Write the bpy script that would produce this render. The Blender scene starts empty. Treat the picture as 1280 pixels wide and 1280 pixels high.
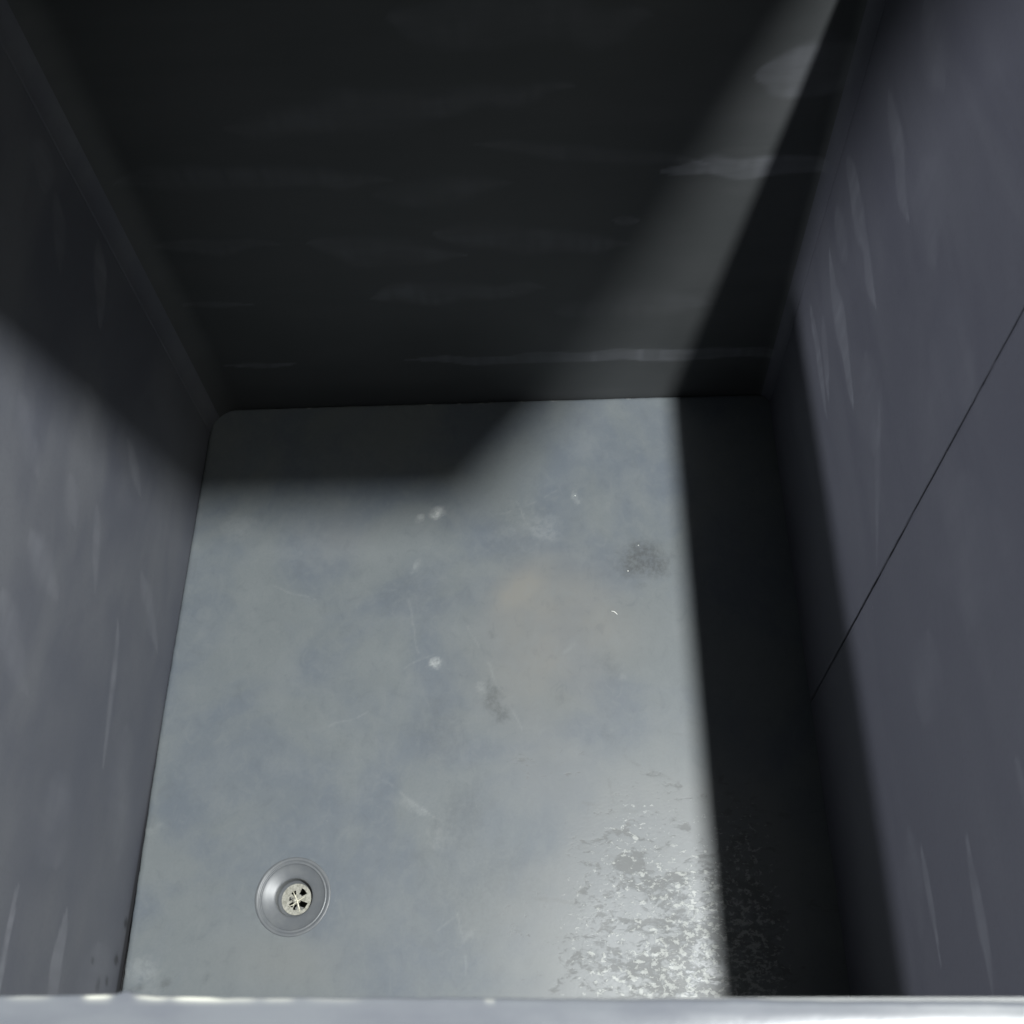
import bpy, math, random
import numpy as np
from mathutils import Matrix, Vector, Euler
random.seed(4)
rng = np.random.default_rng(7)
S = bpy.context.scene
COL = S.collection

# ------------------------------------------------------------------ dimensions (metres)
XL, XR = -0.40, 0.40          # inside faces of the side walls at floor level
YF, YB = 0.0425, 0.908        # inside faces of the front and back walls
H = 0.85                      # rim height above the tub floor
DRAFT = 0.0145                # outward lean of the right wall per metre
RC = 0.042                     # corner radius, left
RR = 0.02                     # corner radius, right
TH = 0.012                    # wall thickness
DRX, DRY = -0.212, 0.2275     # drain centre

# ------------------------------------------------------------------ helpers
def link(name, me, mats=(), parent=None):
    o = bpy.data.objects.new(name, me); COL.objects.link(o)
    for m in mats: me.materials.append(m)
    if parent: o.parent = parent
    return o

def empty(name, loc, label, cat, group=None):
    o = bpy.data.objects.new(name, None); COL.objects.link(o)
    o.location = loc; o.empty_display_size = .1
    tag(o, label, cat, group); return o

def tag(o, label, cat, group=None):
    o['label'] = label; o['category'] = cat
    if group: o['group'] = group

def mesh(name, verts, faces, smooth=True):
    me = bpy.data.meshes.new(name)
    me.from_pydata([tuple(map(float, v)) for v in verts], [], [tuple(int(i) for i in f) for f in faces])
    me.update()
    if smooth: me.polygons.foreach_set('use_smooth', [True]*len(me.polygons))
    return me

def attr(me, name, arr):
    a = me.attributes.new(name, 'FLOAT', 'POINT')
    full = np.zeros(len(me.vertices), np.float32); full[:len(arr)] = arr
    a.data.foreach_set('value', full)

def sstep(a, b, x):
    t = np.clip((x-a)/(b-a), 0, 1); return t*t*(3-2*t)

def vnoise(x, y, s, seed):
    """smooth value noise on arrays"""
    r = np.random.default_rng(seed); T = r.random((256, 256))
    u, v = x*s+100.3, y*s+57.7
    i, j = np.floor(u).astype(int), np.floor(v).astype(int)
    a, b = u-i, v-j
    a, b = a*a*(3-2*a), b*b*(3-2*b)
    g = lambda p, q: T[p % 256, q % 256]
    return (g(i, j)*(1-a)+g(i+1, j)*a)*(1-b)+(g(i, j+1)*(1-a)+g(i+1, j+1)*a)*b

def fbm(x, y, s, seed, oct=4):
    t = 0; amp = 1; n = 0
    for k in range(oct):
        t = t+amp*vnoise(x, y, s*2**k, seed+k); n += amp; amp *= .5
    return t/n

def solid_grid(name, P, N, mats, parent, attrs, th=TH):
    """P: (nu, nv, 3) front grid, N: (nu, 3) direction away from the inside, gives a closed slab"""
    nu, nv = P.shape[:2]
    V = P.reshape(-1, 3)
    idx = np.arange(nu*nv).reshape(nu, nv)
    F = np.stack([idx[:-1, :-1], idx[1:, :-1], idx[1:, 1:], idx[:-1, 1:]], -1).reshape(-1, 4).tolist()
    b0 = len(V)
    B = np.stack([P[:, 0]+N*th, P[:, -1]+N*th], 1).reshape(-1, 3)
    V = np.concatenate([V, B])
    for i in range(nu-1):
        p, q = b0+2*i, b0+2*(i+1)
        F.append([q, p, p+1, q+1])
        F.append([idx[i, 0], p, q, idx[i+1, 0]])
        F.append([idx[i+1, -1], q+1, p+1, idx[i, -1]])
    F.append(list(idx[0, :])+[b0+1, b0])
    F.append(list(idx[-1, ::-1])+[b0+2*(nu-1), b0+2*(nu-1)+1])
    me = mesh(name, V, F, smooth=False)
    sm = np.zeros(len(me.polygons), bool); sm[:(nu-1)*(nv-1)] = True
    me.polygons.foreach_set('use_smooth', sm)
    for k, a in attrs.items(): attr(me, k, a.reshape(-1))
    return link(name, me, mats, parent)

def leaf(U, Vv, a, b, w, k=1.0, seed=0, soft=.35):
    """a wiped, leaf-shaped scuff from a to b (surface coordinates), half-width w"""
    a, b = np.array(a), np.array(b); d = b-a; L = np.linalg.norm(d); d /= L
    x, y = U-a[0], Vv-a[1]
    t = (x*d[0]+y*d[1])/L
    s = -x*d[1]+y*d[0]
    s = s+(vnoise(U, Vv, 25, 11+seed)-.5)*w*.9
    tt = np.clip(t, 0, 1)
    prof = (np.sin(math.pi*tt**.85)**.75)*(.75+.5*vnoise(U*(.3 if abs(d[0]) > abs(d[1]) else 1), Vv*(1 if abs(d[0]) > abs(d[1]) else .3), 70, 35+seed))+1e-4
    m = 1-sstep(1-soft, 1+soft, np.abs(s)/(w*prof))
    m[(t <= 0) | (t >= 1)] = 0
    ex, ey = (1, .18) if abs(d[0]) > abs(d[1]) else (.18, 1)
    return k*m*(.35+1.1*vnoise(U*ex, Vv*ey, 130, 5+seed)*vnoise(U, Vv, 30, 15+seed)+.35*vnoise(U, Vv, 22, 25+seed))

# ------------------------------------------------------------------ materials
class NT:
    def __init__(s, name):
        s.m = bpy.data.materials.new(name); s.m.use_nodes = True
        s.t = s.m.node_tree; s.t.nodes.clear()
        s.out = s.n('ShaderNodeOutputMaterial'); s.b = s.n('ShaderNodeBsdfPrincipled')
        s.l(s.b.outputs[0], s.out.inputs[0])
    def n(s, k, **kw):
        q = s.t.nodes.new(k)
        for a, v in kw.items(): setattr(q, a, v)
        return q
    def l(s, a, b): s.t.links.new(a, b)
    def put(s, sock, v):
        if hasattr(v, 'is_output'): s.l(v, sock)
        else: sock.default_value = v
    def coord(s, scale=(1, 1, 1)):
        c = s.n('ShaderNodeTexCoord'); mp = s.n('ShaderNodeMapping'); mp.inputs['Scale'].default_value = scale
        s.l(c.outputs['Object'], mp.inputs['Vector']); return mp.outputs[0]
    def noise(s, co, scale, detail=4, rough=.55, dist=0):
        q = s.n('ShaderNodeTexNoise'); s.l(co, q.inputs['Vector'])
        q.inputs['Scale'].default_value = scale; q.inputs['Detail'].default_value = detail
        q.inputs['Roughness'].default_value = rough; q.inputs['Distortion'].default_value = dist
        return q.outputs['Fac']
    def at(s, name): 
        q = s.n('ShaderNodeAttribute'); q.attribute_name = name; return q.outputs['Fac']
    def ma(s, op, a, b=0.0, c=0.0, clamp=False):
        q = s.n('ShaderNodeMath'); q.operation = op; q.use_clamp = clamp
        for i, v in enumerate((a, b, c)): s.put(q.inputs[i], v)
        return q.outputs[0]
    def ramp(s, x, a, b, lo=0.0, hi=1.0):
        q = s.n('ShaderNodeMapRange'); q.interpolation_type = 'SMOOTHSTEP'
        s.put(q.inputs[0], x); s.put(q.inputs[1], a); s.put(q.inputs[2], b); s.put(q.inputs[3], lo); s.put(q.inputs[4], hi)
        return q.outputs[0]
    def mix(s, f, a, b):
        q = s.n('ShaderNodeMix'); q.data_type = 'RGBA'
        s.put(q.inputs[0], f)
        for i, v in ((6, a), (7, b)): s.put(q.inputs[i], v if hasattr(v, 'is_output') else (*v, 1))
        return q.outputs[2]
    def bump(s, h, st, dist=.001):
        q = s.n('ShaderNodeBump'); q.inputs['Strength'].default_value = st; q.inputs['Distance'].default_value = dist
        s.l(h, q.inputs['Height']); s.l(q.outputs[0], s.b.inputs['Normal'])
    def fin(s, col, rough, metal=0.0, spec=.5):
        s.put(s.b.inputs['Base Color'], col if hasattr(col, 'is_output') else (*col, 1))
        s.put(s.b.inputs['Roughness'], rough); s.put(s.b.inputs['Metallic'], metal)
        s.b.inputs['Specular IOR Level'].default_value = spec
        return s.m

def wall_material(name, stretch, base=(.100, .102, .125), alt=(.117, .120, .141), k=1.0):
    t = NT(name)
    st = t.coord(stretch); co = t.coord()
    n1 = t.noise(st, 9, 5, .6, .3); n2 = t.noise(co, 4, 3); n3 = t.noise(co, 220, 3, .6)
    f = t.ma('ADD', t.ma('MULTIPLY', n1, .6), t.ma('MULTIPLY', n2, .4))
    c = t.mix(t.ramp(f, .38, .66), base, alt)
    c = t.mix(t.ma('MULTIPLY', t.ramp(n3, .45, .75), .12), c, (.07, .07, .075))
    p = t.ma('MULTIPLY', t.at('pale'), t.ramp(t.noise(st, 45, 4), .25, .6, .65, 1.0))
    c = t.mix(t.ma('MULTIPLY', p, k, 0, True), c, (.200, .206, .230))
    sp = t.ramp(t.noise(co, 160, 2, .5), .80, .86)            # rare pale specks
    c = t.mix(t.ma('MULTIPLY', sp, .5), c, (.4, .4, .4))
    d = t.at('dirt_shade'); c = t.mix(d, c, (.03, .03, .032))
    t.bump(t.ma('ADD', n3, t.ma('MULTIPLY', n1, 2.0)), .12, .0008)
    return t.fin(c, t.ramp(n1, .3, .7, .50, .62), 0, .35)

M_side = wall_material('side_wall_plastic', (1.5, .35, 1.3))
M_left = wall_material('left_wall_plastic', (1.5, .5, 1.2), (.091, .096, .117), (.126, .131, .147), .8)
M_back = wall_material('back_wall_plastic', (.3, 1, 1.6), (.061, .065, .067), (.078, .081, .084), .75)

def floor_material():
    t = NT('floor_plastic'); co = t.coord()
    n1 = t.noise(co, 6, 6, .55, .6); n2 = t.noise(co, 17, 5, .6); n3 = t.noise(co, 300, 3, .7)
    c = t.mix(t.ramp(n1, .38, .62), (.108, .125, .145), (.135, .150, .156))
    c = t.mix(t.ma('MULTIPLY', t.ramp(n2, .42, .70), .35), c, (.148, .162, .168))
    c = t.mix(t.ma('MULTIPLY', t.ramp(n3, .4, .75), .12), c, (.07, .075, .08))
    warm = t.ma('MULTIPLY', t.at('warm'), t.ramp(t.noise(co, 14, 3), .3, .65, .65, 1.0))
    c = t.mix(warm, c, (.174, .172, .160))
    pale = t.ma('MULTIPLY', t.at('pale'), t.ramp(t.noise(co, 120, 4, .65), .35, .6, .35, 1.0), 0, True)
    c = t.mix(pale, c, (.33, .345, .34))
    dk = t.ma('MULTIPLY', t.at('dark'), t.ramp(t.noise(co, 150, 4, .65), .35, .6, .5, 1.0), 0, True)
    c = t.mix(dk, c, (.06, .065, .068))
    n4 = t.noise(t.coord((1.3, 1, 1)), 52, 5, .62, .8)
    c = t.mix(t.ma('MULTIPLY', t.ramp(n4, .48, .68), .22), c, (.165, .178, .182))
    c = t.mix(t.ma('MULTIPLY', t.ramp(n4, .46, .30), .22), c, (.085, .094, .104))
    # fine scuff dust over everything
    sc = t.ramp(t.noise(t.coord((1, 2.2, 1)), 130, 5, .7, 1.5), .66, .74)
    c = t.mix(t.ma('MULTIPLY', sc, .17), c, (.3, .31, .31))
    # wear plus painted glare: a pale film, broken into grey flakes and white grains
    w = t.at('wear_glare')
    fl = t.noise(t.coord((1, 1.5, 1)), 85, 8, .72, .4)
    big = t.noise(t.coord((1, 1.7, 1)), 18, 8, .72, .7)
    film = t.ramp(w, .10, .55)
    c = t.mix(t.ma('MULTIPLY', film, .55), c, (.180, .186, .182))
    # flakes missing from the film, grey
    thr = t.ma('SUBTRACT', .62, t.ma('MULTIPLY', w, .12))
    flk = t.ramp(t.ma('SUBTRACT', t.ma('ADD', t.ma('MULTIPLY', fl, .42), t.ma('MULTIPLY', big, .58)), thr), -.03, .035)
    flk = t.ma('MULTIPLY', flk, t.ramp(w, .12, .4))
    c = t.mix(t.ma('MULTIPLY', flk, .62), c, (.105, .108, .106))
    # white grains where wear and painted glare are heaviest
    gr = t.noise(t.coord((1, 1.4, 1)), 110, 7, .72, .3)
    thr2 = t.ma('SUBTRACT', .74, t.ma('MULTIPLY', w, .215))
    g = t.ma('MULTIPLY', t.ramp(t.ma('SUBTRACT', gr, thr2), -.02, .055), t.ramp(w, .4, .8))
    c = t.mix(t.ma('MULTIPLY', g, .72), c, (.38, .39, .37))
    r = t.ma('ADD', t.ramp(n2, .3, .7, .44, .53), t.ma('MULTIPLY', film, -.07))
    r = t.ma('ADD', r, t.ma('MULTIPLY', flk, .10))
    hgt = t.ma('ADD', t.ma('MULTIPLY', n3, .5), t.ma('ADD', t.ma('MULTIPLY', n2, .7), t.ma('MULTIPLY', t.ma('SUBTRACT', g, flk), .7)))
    t.bump(hgt, .16, .001)
    return t.fin(c, r, 0, .5)
M_floor = floor_material()

def rim_material():
    t = NT('rim_plastic'); co = t.coord()
    n = t.noise(t.coord((.4, 1, 1)), 40, 5, .6); n2 = t.noise(co, 350, 3)
    c = t.mix(t.ramp(n, .35, .65), (.082, .087, .099), (.096, .102, .112))
    c = t.mix(t.ma('MULTIPLY', t.at('painted_glint'), 1.0, 0, True), c, (.45, .45, .39))  # bright glints along the inner edge, painted into the rim colour
    t.bump(t.ma('ADD', n, t.ma('MULTIPLY', n2, .3)), .12, .0008)
    return t.fin(c, t.ramp(n, .3, .7, .20, .27), 0, .5)
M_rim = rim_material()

def simple(name, a, b, rough, metal=0.0, sc=60, bump=.1, spec=.5):
    t = NT(name); n = t.noise(t.coord(), sc, 5, .6)
    t.bump(n, bump, .0006)
    return t.fin(t.mix(t.ramp(n, .35, .65), a, b), rough, metal, spec)
M_drain = simple('drain_plastic', (.120, .128, .138), (.140, .147, .153), .40)
M_void = simple('dark_void', (.012, .012, .013), (.016, .016, .017), .8)
M_steel = simple('strainer_steel', (.40, .39, .34), (.24, .235, .20), .45, .4, 330, .4)
M_fibre = simple('white_fibre_material', (.80, .80, .76), (.72, .72, .68), .6)
M_straw = simple('pale_straw', (.72, .69, .56), (.60, .57, .45), .6)
M_shade_board = simple('shade_board_grey', (.10, .10, .105), (.12, .12, .125), .6, 0, 20)
M_ground = simple('concrete_ground', (.16, .16, .155), (.22, .22, .21), .85, 0, 6, .3)

# ------------------------------------------------------------------ the tub
tub = empty('tub', (0, 0, 0), 'deep empty dark grey plastic tub with scuffed walls and a drain in its floor', 'tub')
ZB = -0.014                                # walls run a little below the floor sheet

# floor sheet: fine grid, rounded corners, hole for the drain
FX0, FX1, FY0, FY1 = XL+.0004, XR+.003, YF+.001, YB-.0012
nx, ny = 400, 434
gx, gy = np.meshgrid(np.linspace(0, 1, nx), np.linspace(0, 1, ny), indexing='ij')
Y = FY0+gy*(FY1-FY0)
jag = (vnoise(Y, Y*0, 60, 3)-.5)*.0012+(vnoise(Y, Y*0, 170, 9)-.5)*.0006
left_edge = FX0+.0062*np.clip((.47-Y)/.33, 0, 1.1)**1.4+np.abs(jag)
X = left_edge+gx*(FX1-left_edge)
jb = np.abs((vnoise(X, X*0, 90, 21)-.5)*.0014)
Y = FY0+gy*(FY1-jb-FY0)
for sx, cx, rc in ((-1, FX0+RC, RC), (1, XR-RR, RR)):
    cy = FY1-rc
    dx, dy = (X-cx)*sx, Y-cy
    r = np.hypot(dx, dy); m = (dx > 0) & (dy > 0) & (r > rc)
    X = np.where(m, cx+sx*dx/np.maximum(r, 1e-9)*rc, X); Y = np.where(m, cy+dy/np.maximum(r, 1e-9)*rc, Y)
Z = (fbm(X, Y, 5, 40, 2)-.5)*.0016         # the sheet is not perfectly flat
edge = np.minimum(X-left_edge, FY1-Y)
Z -= .0012*(1-sstep(0, .004, edge))
rd = np.hypot(X-DRX, Y-DRY)
Z *= sstep(.045, .09, rd)

def spot(x, y, rx, ry=None, k=1.0, rot=0, soft=.6, seed=0):
    ry = ry or rx
    c, s = math.cos(rot), math.sin(rot)
    dx, dy = X-x, Y-y
    u, v = (dx*c+dy*s)/rx, (-dx*s+dy*c)/ry
    d = np.hypot(u, v)+(vnoise(X, Y, 1.4/min(rx, ry)*.6, 70+seed)-.5)*.9+(fbm(X, Y, 3/min(rx, ry), 170+seed, 3)-.5)*.9
    return k*(1-sstep(.15, 1.45, d))
def line(x0, y0, x1, y1, w=.0011, k=1.0, seed=0):
    a = np.array((x0, y0)); d = np.array((x1-x0, y1-y0)); L = np.hypot(*d); d /= L
    t = ((X-a[0])*d[0]+(Y-a[1])*d[1])
    s = -(X-a[0])*d[1]+(Y-a[1])*d[0]+(vnoise(X, Y, 40, 90+seed)-.5)*.006
    m = 1-sstep(w, w*2.2, np.abs(s)); m[(t < 0) | (t > L)] = 0
    return k*m*sstep(.25, .6, vnoise(X, Y, 90, 95+seed))
pale = np.zeros_like(X); dark = np.zeros_like(X); warm = np.zeros_like(X)
for i, a in enumerate([(-.0672, .727, .011, .010, .65), (-.064, .722, .006, .005, .9), (-.0898, .7176, .007, .005, .45), (-.0618, .507, .0075, .008, .75),
        (-.0907, .645, .012, .004, .25), (.0005, .478, .009, .007, .25), (.1221, .7469, .012, .006, .3), (.08, .70, .03, .018, .22),
        (-.0105, .1843, .004, .012, .2), (-.3351, .7092, .03, .02, .16), (-.243, .6701, .05, .03, .06), (.02, .69, .04, .012, .08),
        (.175, .485, .007, .006, .12), (.11, .525, .010, .004, .12), (-.0754, .3266, .006, .022, .18), (-.05, .29, .012, .016, .16),
        (-.385, .15, .012, .03, .2), (-.395, .30, .006, .03, .12), (-.37, .135, .02, .015, .12), (.10, .85, .09, .03, .06)]):
    pale += spot(*a[:4], a[4], .3*i, .6, i)
for i, a in enumerate([(.2045, .6474, .030, .026, .85), (.0176, .4532, .013, .026, .6), (-.045, .42, .035, .05, .22), (.04, .70, .05, .035, .16),
        (-.09, .60, .05, .06, .16), (.012, .545, .006, .004, .35), (.16, .50, .02, .015, .22), (-.03, .31, .03, .05, .22), (.0, .23, .06, .05, .16),
        (-.345, .137, .008, .005, .5), (-.375, .132, .008, .005, .5), (-.30, .142, .006, .004, .35), (-.385, .126, .006, .006, .6), (.155, .41, .014, .007, .2),
        (.10, .46, .012, .01, .2), (.08, .24, .05, .03, .12), (-.25, .85, .12, .03, .1)]):
    dark += spot(*a[:4], a[4], .4*i, .6, 30+i)
for i, a in enumerate([(.045, .612, .040, .022, .9, .8), (.085, .575, .085, .075, .75, .6), (.07, .48, .08, .07, .5, 0), (-.20, .69, .06, .04, .3, 0),
        (-.215, .16, .07, .03, .3, 0), (.16, .55, .06, .05, .35, 0)]):
    warm += a[4]*np.exp(-1.1*(((X-a[0])*math.cos(a[5])+(Y-a[1])*math.sin(a[5]))/a[2])**2-1.1*((-(X-a[0])*math.sin(a[5])+(Y-a[1])*math.cos(a[5]))/a[3])**2)
for i, a in enumerate([(-.02, .56, .06, .40), (-.1, .5, -.04, .53), (-.12, .36, -.03, .30), (-.045, .19, .01, .235), (-.2, .42, -.13, .45), (.02, .72, .10, .755),
        (-.012, .145, -.022, .21), (.03, .76, .06, .70), (-.10, .60, -.08, .52), (-.28, .62, -.22, .60)]):
    pale += line(*a, .0008, .13, i)
for i, a in enumerate([(.225, .412, .262, .403), (.17, .385, .236, .352), (.155, .30, .255, .262), (.10, .285, .20, .255), (.12, .33, .19, .318), (.06, .225, .16, .21), (.15, .36, .155, .33)]):
    dark += line(*a, .0011, .4, 20+i)
rw = np.hypot((X-.255)/.33, (Y-.115)/.40)
for bx in (-.259, -.146, -.086, -.082, -.04, -.009, .005, .05, .094, .098, .202):
    pale += 1.2*np.exp(-((X-bx)/.0028)**2)*sstep(.9035, .9055, Y)
wear_glare = 1.12*(1-sstep(.05, 1.15, rw))+(fbm(X, Y, 11, 50, 4)-.5)*.75
wear_glare *= (1-sstep(.9, 1.2, rw))*(1-sstep(.30, .37, X)*.6)
ids = np.arange(nx*ny).reshape(nx, ny)
F = np.stack([ids[:-1, :-1], ids[1:, :-1], ids[1:, 1:], ids[:-1, 1:]], -1).reshape(-1, 4)
rdm = rd.reshape(-1)
F = F[(rdm[F] > .0395).all(1)]
V = np.stack([X, Y, Z], -1).reshape(-1, 3)
per = np.concatenate([ids[:, 0], ids[-1, 1:], ids[-2::-1, -1], ids[0, -2:0:-1]])
base = len(V); n = len(per)
low = V[per]+np.array([0, 0, -.009])
V = np.concatenate([V, low])
sk = [[per[i], base+i, base+(i+1) % n, per[(i+1) % n]] for i in range(n)]
me = mesh('floor_panel', V, F.tolist()+sk, True)
for k, a in dict(pale=pale, dark=dark, warm=warm, wear_glare=wear_glare).items(): attr(me, k, np.clip(a, 0, 1.3).reshape(-1))
floor_o = link('floor_panel', me, [M_floor], tub)
floor_o['label'] = 'grey floor sheet with a pale patch of wear and painted glare'

# dark base under the floor sheet (seen in the open joint), with room for the drain pipe
def ring_plate(x0, x1, y0, y1, z, cx, cy, r, n=64):
    V, F = [], []
    for i in range(n):
        a = 2*math.pi*i/n; c, s = math.cos(a), math.sin(a)
        t = min(((x1-cx) if c > 0 else (cx-x0))/max(abs(c), 1e-9), ((y1-cy) if s > 0 else (cy-y0))/max(abs(s), 1e-9))
        V += [(cx+c*r, cy+s*r, z), (cx+c*t, cy+s*t, z)]
    for i in range(n):
        j = (i+1) % n; F.append((2*i, 2*i+1, 2*j+1, 2*j))
    return V, F
V, F = ring_plate(XL-.011, XR+.011, YF-.011, YB+.011, -.0135, DRX, DRY, .046)
V2, F2 = ring_plate(XL-.011, XR+.011, YF-.011, YB+.011, -.024, DRX, DRY, .046)
b = len(V); V += V2; F += [tuple(b+i for i in f[::-1]) for f in F2]
for i in range(64):
    j = (i+1) % 64
    F += [(2*i+1, b+2*i+1, b+2*j+1, 2*j+1), (2*j, b+2*j, b+2*i, 2*i)]
link('base_plate', mesh('base_plate', V, F, False), [M_void], tub)

# side walls
def side_wall(y0, y1, x, draft, sgn, leaves, extra=None, label=None, dirt_shade=None):
    nu, nv = max(8, int((y1-y0)/.0032)), 250
    yy = np.linspace(y0, y1, nu); zz = np.linspace(ZB, H-.012, nv)
    U, W = np.meshgrid(yy, zz, indexing='ij')
    if sgn > 0:                            # the joint of the two right panels leans back a little and its edges are not dead straight
        wt = (U-y0)/(y1-y0); wt = wt if y0 < .2 else 1-wt
        U = U+wt*.0217*W+wt**40*((vnoise(W, W*0, 30, 8)-.5)*.0005+(vnoise(W, W*0, 110, 9 if y0 < .2 else 12)-.5)*.0007)
    wob = (fbm(U, W, 3.2, 31+int(10*y0)+sgn, 2)-.5)*.0020
    P = np.stack([x+draft*W+wob*sgn*sstep(0, .05, W)*sstep(YB-(RC if sgn < 0 else RR)-.001, YB-.2, U), U, W], -1)
    a = np.zeros_like(U)
    for i, q in enumerate(leaves): a += leaf(U, W, q[0:2], q[2:4], q[4], q[5], i, q[6] if len(q) > 6 else .35)
    d = np.zeros_like(U)
    for q in (dirt_shade or []):
        d += q[3]*(1-sstep(.4, 1.4, np.hypot(U-q[0], W-q[1])/q[2]+(vnoise(U, W, 150, 77)-.5)*.8))
    if sgn < 0: d += .75*(W < -.0005)*sstep(.55, .2, U)  # gap beside the floor sheet: shade painted into the wall colour
    N = np.tile(np.array([sgn, 0, 0.0]), (nu, 1))
    o = solid_grid('side_wall', P, N, [M_left if sgn < 0 else M_side], tub, dict(pale=np.clip(a, 0, 1), dirt_shade=np.clip(d, 0, .85)))
    if label: o['label'] = label
    return o
side_wall(YF, YB-RC+.0012, XL, 0, -1, [
    (.855, .404, .764, .361, .015, .55), (.826, .503, .758, .459, .014, .35), (.50, .172, .335, .136, .0085, .62, .6), (.58, .135, .51, .045, .013, .5, .7),
    (.197, .272, .06, .264, .0052, .95, .15), (.188, .1585, .05, .150, .0125, .62, .18), (.59, .280, .495, .240, .009, .35, .6), (.70, .242, .655, .176, .010, .45, .7),
    (.60, .47, .54, .41, .016, .35, .8), (.585, .35, .54, .31, .012, .35, .8), (.42, .42, .345, .335, .018, .4, .8), (.49, .40, .455, .315, .014, .4, .8),
    (.70, .35, .64, .33, .018, .25, .9), (.40, .10, .25, .06, .03, .22, .9), (.17, .07, .10, .05, .03, .3, .9), (.30, .25, .22, .2, .03, .22, .9), (.85, .55, .80, .53, .02, .3)],
    dirt_shade=[(.135, .028, .005, .6), (.150, .075, .004, .5), (.16, .012, .006, .7), (.20, .004, .006, .7), (.13, .05, .006, .35)])
YS = .4498
side_wall(YF, YS-.0011, XR, DRAFT, 1, [
    (.212, .3165, .112, .3135, .0062, .62, .25), (.196, .4235, .078, .4185, .0085, .55, .25), (.22, .545, .15, .549, .006, .35, .5), (.36, .43, .29, .385, .028, .22, .9),
    (.42, .58, .33, .50, .05, .16, .9), (.23, .30, .14, .27, .02, .2, .8), (.30, .62, .2, .66, .05, .16, .9)], label='right wall panel nearer the front')
side_wall(YS+.0011, YB-RR, XR, DRAFT, 1, [
    (.842, .362, .640, .3485, .0150, .62, .22), (.872, .470, .672, .4625, .0150, .55, .25), (.815, .592, .675, .571, .0150, .50, .25), (.85, .262, .690, .2535, .0100, .60, .3),
    (.80, .30, .70, .268, .012, .5, .3), (.60, .42, .47, .33, .007, .35, .7), (.70, .62, .6, .60, .03, .2, .9), (.86, .40, .78, .41, .02, .3, .5), (.56, .56, .47, .62, .05, .15, .9),
    (.66, .42, .56, .38, .03, .18, .9), (.80, .70, .70, .69, .025, .25, .6)], label='right wall panel nearer the back')
# strip behind the joint of the two right panels, with one bridge of filler
V, F = [], []
def box(x0, x1, y0, y1, z0, z1):
    b = len(V)
    for z in (z0, z1):
        for x, y in ((x0, y0), (x1, y0), (x1, y1), (x0, y1)): V.append((x, y, z))
    for f in ((3, 2, 1, 0), (4, 5, 6, 7), (0, 1, 5, 4), (1, 2, 6, 5), (2, 3, 7, 6), (3, 0, 4, 7)): F.append(tuple(b+i for i in f))
box(XR+.030, XR+.036, YS-.03, YS+.03, ZB, H-.014)
box(XR+.0085, XR+.0145, YS+.0118-.0010, YS+.0118+.0010, .541, .5445)
link('joint_strip', mesh('joint_strip', V, F, False), [M_void], tub)

# back wall with its rounded corners
pts, nrm = [], []
for a in np.linspace(math.pi, math.pi/2, 14):
    pts.append((XL+RC+RC*math.cos(a), YB-RC+RC*math.sin(a))); nrm.append((math.cos(a), math.sin(a), 0))
for x in np.linspace(XL+RC, XR-RR, 240)[1:-1]: pts.append((x, YB)); nrm.append((0, 1, 0))
for a in np.linspace(math.pi/2, 0, 14):
    pts.append((XR-RR+RR*math.cos(a), YB-RR+RR*math.sin(a))); nrm.append((math.cos(a), math.sin(a), 0))
pts, nrm = np.array(pts), np.array(nrm)
zz = np.linspace(ZB, H-.012, 260)
U = np.repeat(pts[:, :1], len(zz), 1); W = np.repeat(zz[None], len(pts), 0)
wob = (fbm(U, W, 3, 61, 2)-.5)*.002*sstep(0, .05, W)
lean = DRAFT*W*sstep(XR-.35, XR, U)
P = np.stack([U+lean, pts[:, 1:2]+wob*(nrm[:, 1:2] > .5), W], -1)
a = np.zeros_like(U)
for i, q in enumerate([(.215, .4215, .43, .425, .0145, .8, .25), (.02, .470, .27, .430, .010, .25, .6), (.300, .535, .42, .549, .026, .55, .3), (-.11, .099, .55, .095, .0125, .62, .12),
        (-.36, .1025, -.25, .0985, .0045, .7, .3), (-.375, .231, -.28, .227, .005, .45, .4), (-.38, .44, -.07, .425, .018, .28, .6), (-.37, .332, -.22, .333, .013, .32, .5),
        (-.19, .325, -.0, .298, .018, .38, .7), (-.04, .341, .19, .305, .018, .36, .7), (-.13, .233, .09, .239, .018, .40, .7), (-.24, .504, .13, .537, .02, .3, .8),
        (.1, .19, .3, .2, .02, .15, .9), (-.1, .40, .06, .41, .015, .25, .8), (.17, .352, .20, .35, .008, .5, .5), (-.05, .62, .2, .61, .03, .25, .8)]):
    a += leaf(U, W, q[0:2], q[2:4], q[4], q[5], 40+i, q[6])
a += .35*sstep(.0, .06, W)*0
a *= 1-sstep(.385, .397, U)
bw = solid_grid('back_wall', P, nrm, [M_back, M_side, M_left], tub, dict(pale=np.clip(a, 0, 1), dirt_shade=np.zeros_like(U)))
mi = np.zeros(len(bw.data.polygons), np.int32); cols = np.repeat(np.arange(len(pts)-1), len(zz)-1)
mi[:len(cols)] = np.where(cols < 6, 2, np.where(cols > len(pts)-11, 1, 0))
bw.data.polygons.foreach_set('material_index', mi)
# front wall (its inner face looks away from the camera)
yy = np.linspace(XL-TH, XR+TH, 60); zz = np.linspace(ZB, H-.012, 60)
U, W = np.meshgrid(yy, zz, indexing='ij')
P = np.stack([U[::-1], np.full_like(U, YF-.0005), W], -1)
solid_grid('front_wall', P, np.tile(np.array([0, -1.0, 0]), (60, 1)), [M_back], tub, dict(pale=np.zeros_like(U), dirt_shade=np.zeros_like(U)))

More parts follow.
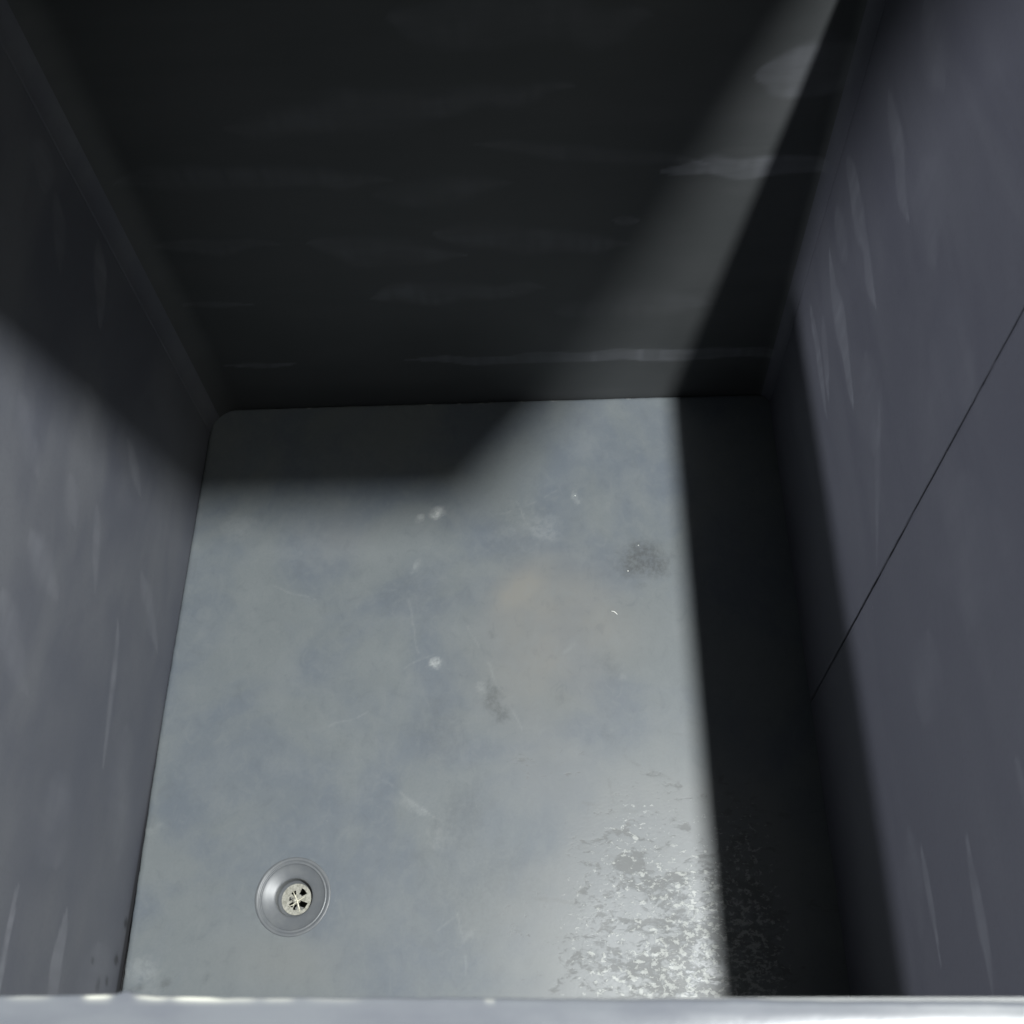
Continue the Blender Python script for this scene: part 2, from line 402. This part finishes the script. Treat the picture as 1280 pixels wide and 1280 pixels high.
# rim: a rounded flange swept round the top
prof = [(.0100, -.0125), (-.0006, -.0122)]
r0 = .0022
for a in np.linspace(math.pi, math.pi/2, 8): prof.append((-.0006+r0+r0*math.cos(a), -r0+r0*math.sin(a)))
for d in np.linspace(.003, .034, 16):
    prof.append((d, .0011*(1-math.exp(-(d-.0016)/.004))))
for a in np.linspace(math.pi/2, 0, 8)[1:]: prof.append((.036+.008*math.cos(a), -.0069+.008*math.sin(a)))
prof += [(.044, -.045), (.040, -.045), (.040, -.0125)]
xr = XR+DRAFT*H
loop = []
for x in np.concatenate([np.linspace(XL, -.2, 12)[:-1], np.linspace(-.2, .32, 420)[:-1], np.linspace(.32, xr, 8)]): loop.append((x, YF, 0, -1))
loop[0] = (XL, YF, -1, -1); loop[-1] = (xr, YF, 1, -1)
loop += [(xr, YB, 1, 1), (XL, YB, -1, 1)]
V, F, painted_glint = [], [], []
for (x, y, ox, oy) in loop:
    wx = (vnoise(np.array([x]), np.array([0.]), 45, 5)[0]-.5)*.0009+(vnoise(np.array([x]), np.array([0.]), 160, 6)[0]-.5)*.0005
    bump_ = .0016*math.exp(-((x+.0578)/.0030)**2)
    for k, (d, z) in enumerate(prof):
        V.append((x+ox*d, y+oy*d-(.0008+.0075*(x+.1) if oy < 0 and abs(x) < .39 else 0)+(wx+bump_ if 2 <= k <= 9 and oy < 0 and ox == 0 else 0), H+z))
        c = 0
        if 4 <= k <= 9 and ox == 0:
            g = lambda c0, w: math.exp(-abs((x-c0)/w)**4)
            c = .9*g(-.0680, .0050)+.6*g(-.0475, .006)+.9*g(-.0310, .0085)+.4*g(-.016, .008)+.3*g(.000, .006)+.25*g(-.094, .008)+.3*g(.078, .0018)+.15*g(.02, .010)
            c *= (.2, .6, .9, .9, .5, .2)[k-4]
        painted_glint.append(c)
m = len(prof); n = len(loop)
for i in range(n):
    j = (i+1) % n
    for k in range(m):
        l = (k+1) % m
        F.append((i*m+k, i*m+l, j*m+l, j*m+k))
me = mesh('rim', V, F, True); attr(me, 'painted_glint', np.array(painted_glint))
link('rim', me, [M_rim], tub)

# drain: moulded lip and dish, steel strainer below
def lathe(name, pr, mat, parent, n=96, flip=False):
    V, F = [], []
    for i in range(n):
        a = 2*math.pi*i/n
        for r, z in pr: V.append((r*math.cos(a), r*math.sin(a), z))
    k = len(pr)
    for i in range(n):
        j = (i+1) % n
        for q in range(k-1): F.append((i*k+q, j*k+q, j*k+q+1, i*k+q+1))
    return link(name, mesh(name, V, F, True), [mat], parent)
drain = lathe('drain', [(.0440, -.001), (.0436, .0003), (.0424, .0007), (.0408, .0006), (.0396, .0001), (.0388, -.0008), (.0381, -.0006), (.0374, -.0003), (.0366, -.0006), (.0361, -.0013), (.0355, -.0017), (.0300, -.0034), (.0240, -.0053), (.0219, -.0061), (.0213, -.0066), (.0210, -.0076), (.0207, -.0150), (.0202, -.0186), (.0172, -.0190), (.0170, -.0205), (.0170, -.060)], M_drain, tub)
drain.location = (DRX, DRY, 0)
drain['label'] = 'round sunken drain with a dished grey surround'
# strainer plate with openings
def strainer():
    me = bpy.data.meshes.new('strainer')
    import bmesh
    bm = bmesh.new()
    def loop_(pts): 
        vs = [bm.verts.new((x, y, 0)) for x, y in pts]
        return [bm.edges.new((vs[i], vs[(i+1) % len(vs)])) for i in range(len(vs))]
    E = loop_([(.0174*math.cos(2*math.pi*i/64), .0174*math.sin(2*math.pi*i/64)) for i in range(64)])
    def hole(a0, a1, r0, r1):
        p = []
        for a in np.linspace(a0, a1, 7): p.append((r1*math.cos(a)+random.uniform(-.0002, .0002), r1*math.sin(a)))
        for a in np.linspace(a1, a0, 5): p.append((r0*math.cos(a), r0*math.sin(a)+random.uniform(-.0003, .0003)))
        return loop_(p)
    R = math.radians
    E += hole(R(-62), R(-18), .0052, .0140)
    E += hole(R(28), R(68), .0060, .0132)
    E += hole(R(100), R(136), .0052, .0098)
    E += hole(R(160), R(190), .0050, .0088)
    E += hole(R(212), R(244), .0048, .0100)
    E += hole(R(252), R(280), .0056, .0118)
    bmesh.ops.triangle_fill(bm, use_beauty=True, edges=E)
    ext = bmesh.ops.extrude_face_region(bm, geom=bm.faces[:])
    for v in ext['geom']:
        if isinstance(v, bmesh.types.BMVert): v.co.z += .0012
    bmesh.ops.recalc_face_normals(bm, faces=bm.faces[:])
    bm.to_mesh(me); bm.free()
    return me
st = link('strainer', strainer(), [M_steel], drain); st.location = (0.0003, 0, -.0192)
V, F = [], []
for i in range(40):
    a = 2*math.pi*i/40
    for r, z in ((.0032, -.0179), (.0030, -.0172), (.0020, -.0166), (.0002, -.0164)): V.append((r*math.cos(a)-.002, r*math.sin(a)-.0006, z))
for i in range(40):
    j = (i+1) % 40
    for q in range(3): F.append((i*4+q, j*4+q, j*4+q+1, i*4+q+1))
link('screw_head', mesh('screw_head', V, F), [M_steel], drain)
V, F = [], []
for i in range(40):
    a = 2*math.pi*i/40; V.append((.0175*math.cos(a), .0175*math.sin(a), -.0605))
link('pipe_bottom', mesh('pipe_bottom', V, [tuple(range(40))], False), [M_void], drain)

# ------------------------------------------------------------------ loose bits
def tube(name, pts, r, mat, taper=True):
    V, F = [], []; n = 8; pts = [Vector(p) for p in pts]; m = len(pts)
    for i, p in enumerate(pts):
        d = (pts[min(i+1, m-1)]-pts[max(i-1, 0)]).normalized()
        a = d.cross(Vector((0, 0, 1))).normalized(); b = a.cross(d)
        rr = r*(1-.5*abs(2*i/(m-1)-1)**3) if taper else r
        for k in range(n):
            t = 2*math.pi*k/n; V.append(p+a*rr*math.cos(t)+b*rr*math.sin(t))
    for i in range(m-1):
        for k in range(n): F.append((i*n+k, i*n+(k+1) % n, (i+1)*n+(k+1) % n, (i+1)*n+k))
    F += [tuple(range(n))[::-1], tuple((m-1)*n+k for k in range(n))]
    return link(name, mesh(name, V, F), [mat])
def zf(x, y): 
    i = np.argmin((V0[:, 0]-x)**2+(V0[:, 1]-y)**2); return float(V0[i, 2])
V0 = np.stack([X, Y, Z], -1).reshape(-1, 3)
z = zf(.168, .5727)
f = tube('fibre', [(.1640, .5746, z+.0006), (.1662, .5742, z+.0010), (.1685, .5730, z+.0012), (.1705, .5712, z+.0009), (.1716, .5697, z+.0006)], .0006, M_fibre)
tag(f, 'tiny curved white fibre lying on the bare grey floor of the tub', 'fibre')
f = tube('straw', [(DRX-.0045, DRY+.0085, -.0160), (DRX-.001, DRY+.003, -.0154), (DRX+.002, DRY-.003, -.0152), (DRX+.0045, DRY-.010, -.0162), (DRX+.0052, DRY-.0135, -.0175)], .0009, M_straw)
tag(f, 'longer pale straw lying front to back across the drain strainer', 'straw')
f = tube('straw', [(DRX-.008, DRY-.008, -.0175), (DRX-.003, DRY-.0062, -.0171), (DRX+.004, DRY-.001, -.0162), (DRX+.010, DRY+.0025, -.0160)], .0007, M_straw)
tag(f, 'shorter pale straw lying crosswise under the longer one on the strainer', 'straw')
for (x, y, s, lab) in ((.1881, .6315, .0011, 'white crumb at the front edge of the dark round smudge on the floor'), (.2036, .6688, .0008, 'tiny white crumb at the back edge of the dark round smudge on the floor'),
        (.1221, .7469, .0008, 'tiny white crumb on the floor near the back wall shadow')):
    V, F = [], []
    for i in range(6):
        th = math.pi*i/5
        for k in range(8):
            p = 2*math.pi*k/8; rr = s*random.uniform(.8, 1.2)
            V.append((rr*math.sin(th)*math.cos(p), rr*.8*math.sin(th)*math.sin(p), rr*.6*math.cos(th)))
    for i in range(5):
        for k in range(8): F.append((i*8+k, (i+1)*8+k, (i+1)*8+(k+1) % 8, i*8+(k+1) % 8))
    o = link('crumb', mesh('crumb', V, F), [M_fibre]); o.location = (x, y, zf(x, y)+s*.5)
    tag(o, lab, 'crumb', 'crumbs on the tub floor')

# ------------------------------------------------------------------ lamps (overhead, as the shadows show)
LA = Vector((.258+.18*2.4, .787-.25*2.4, 2.4))
def lamp(name, loc, power, radius, col):
    d = bpy.data.lights.new(name, 'POINT'); d.energy = power; d.shadow_soft_size = radius; d.color = col
    o = bpy.data.objects.new(name, d); o.location = loc; COL.objects.link(o); return o
lamp('ceiling_lamp', LA, 390, .030, (.97, 1.0, .995))
lamp('second_lamp', (-2.0, .925, .85+1.6*.80), 212, .048, (.90, .93, 1.0))

# added dim fill light, unseen: lifts the shade in the tub's back left
d = bpy.data.lights.new('fill_light', 'AREA'); d.shape = 'RECTANGLE'; d.size = .5; d.size_y = .9; d.energy = 7.5; d.color = (1.0, 1.0, .90)
o = bpy.data.objects.new('fill_light', d); COL.objects.link(o); o.location = (1.0, .45, 2.1)
o.rotation_euler = (Vector((-.2, .8, .1))-o.location).to_track_quat('-Z', 'Y').to_euler()

# added unseen board on legs, shaped to shade the back and side walls
ZS = 1.60
def up(p):                                  # point of the added board that shades p
    p = Vector(p); return LA+(p-LA)*((LA.z-ZS)/(LA.z-p.z))
fc = [up((-.40, .730, 0)), up((-.022, .730, 0)), up((.118, .908, 0)), up((.265, .908, .391)), up((.352, .908, .624)), up((.40, .908, .76))]
poly = [(-1.36, .94), (-1.24, .902), (-1.02, .828), (-.90, .735), (.02, fc[0].y)]+[(p.x, p.y) for p in fc[1:]]+[(.62, .99), (.62, 1.12), (-1.36, 1.12)]
V = [(x, y, ZS) for x, y in poly]+[(x, y, ZS+.022) for x, y in poly]; n = len(poly)
F = [tuple(range(n))[::-1], tuple(range(n, 2*n))]+[(i, (i+1) % n, n+(i+1) % n, n+i) for i in range(n)]
shade_board = empty('shade_board', (0, 1.08, -.05), 'added unseen dark grey board on legs behind the tub, shaped to shade its walls', 'shade_board')
o = link('board', mesh('board', V, F, False), [M_shade_board], shade_board); o.location = (0, -1.08, .05)
for x in (-1.30, .56):
    V, F = [], []; box(x-.02, x+.02, 1.07, 1.11, -.05, ZS-.001)
    o = link('leg', mesh('leg', V, F, False), [M_shade_board], shade_board); o.location = (0, -1.08, .05)

# ground under the tub
V, F = [], []; box(-4, 4, -4, 4, -.15, -.05)
g = link('ground', mesh('ground', V, F, False), [M_ground]); g['kind'] = 'structure'
for x, y in ((-.33, .11), (.33, .11), (-.33, .85), (.33, .85)):
    V, F = [], []; box(x-.03, x+.03, y-.03, y+.03, -.05, -.0245)
    link('foot_pad', mesh('foot_pad', V, F, False), [M_void], tub)

# ------------------------------------------------------------------ world, camera, view
w = bpy.data.worlds.new('World'); S.world = w; w.use_nodes = True
bg = w.node_tree.nodes['Background']; bg.inputs[0].default_value = (.88, 1.0, .92, 1); bg.inputs[1].default_value = .05

cam = bpy.data.cameras.new('camera'); co = bpy.data.objects.new('camera', cam); COL.objects.link(co)
FPX, CX, CH, PI_, YAW, ROLL = 1361.58, .110163, 1.2814, .5166358, .1017657, -.1120645
fw = Vector((0, math.sin(PI_), -math.cos(PI_))); u = Vector((0, math.cos(PI_), math.sin(PI_))); ri = Vector((1, 0, 0))
Rz = Matrix.Rotation(YAW, 3, 'Z'); fw, u, ri = Rz@fw, Rz@u, Rz@ri
c, s = math.cos(ROLL), math.sin(ROLL)
r2 = c*ri+s*u; u2 = -s*ri+c*u
co.matrix_world = Matrix(((r2.x, u2.x, -fw.x, CX), (r2.y, u2.y, -fw.y, 0), (r2.z, u2.z, -fw.z, CH), (0, 0, 0, 1)))
cam.sensor_width = 36; cam.lens = 36*FPX/1280
cam.clip_start = .01; cam.clip_end = 50
cam.dof.use_dof = True; cam.dof.focus_distance = 1.25; cam.dof.aperture_fstop = 14
S.camera = co
S.view_settings.view_transform = 'Standard'; S.view_settings.look = 'None'
S.view_settings.exposure = 0; S.view_settings.gamma = 1; S.view_settings.use_curve_mapping = False
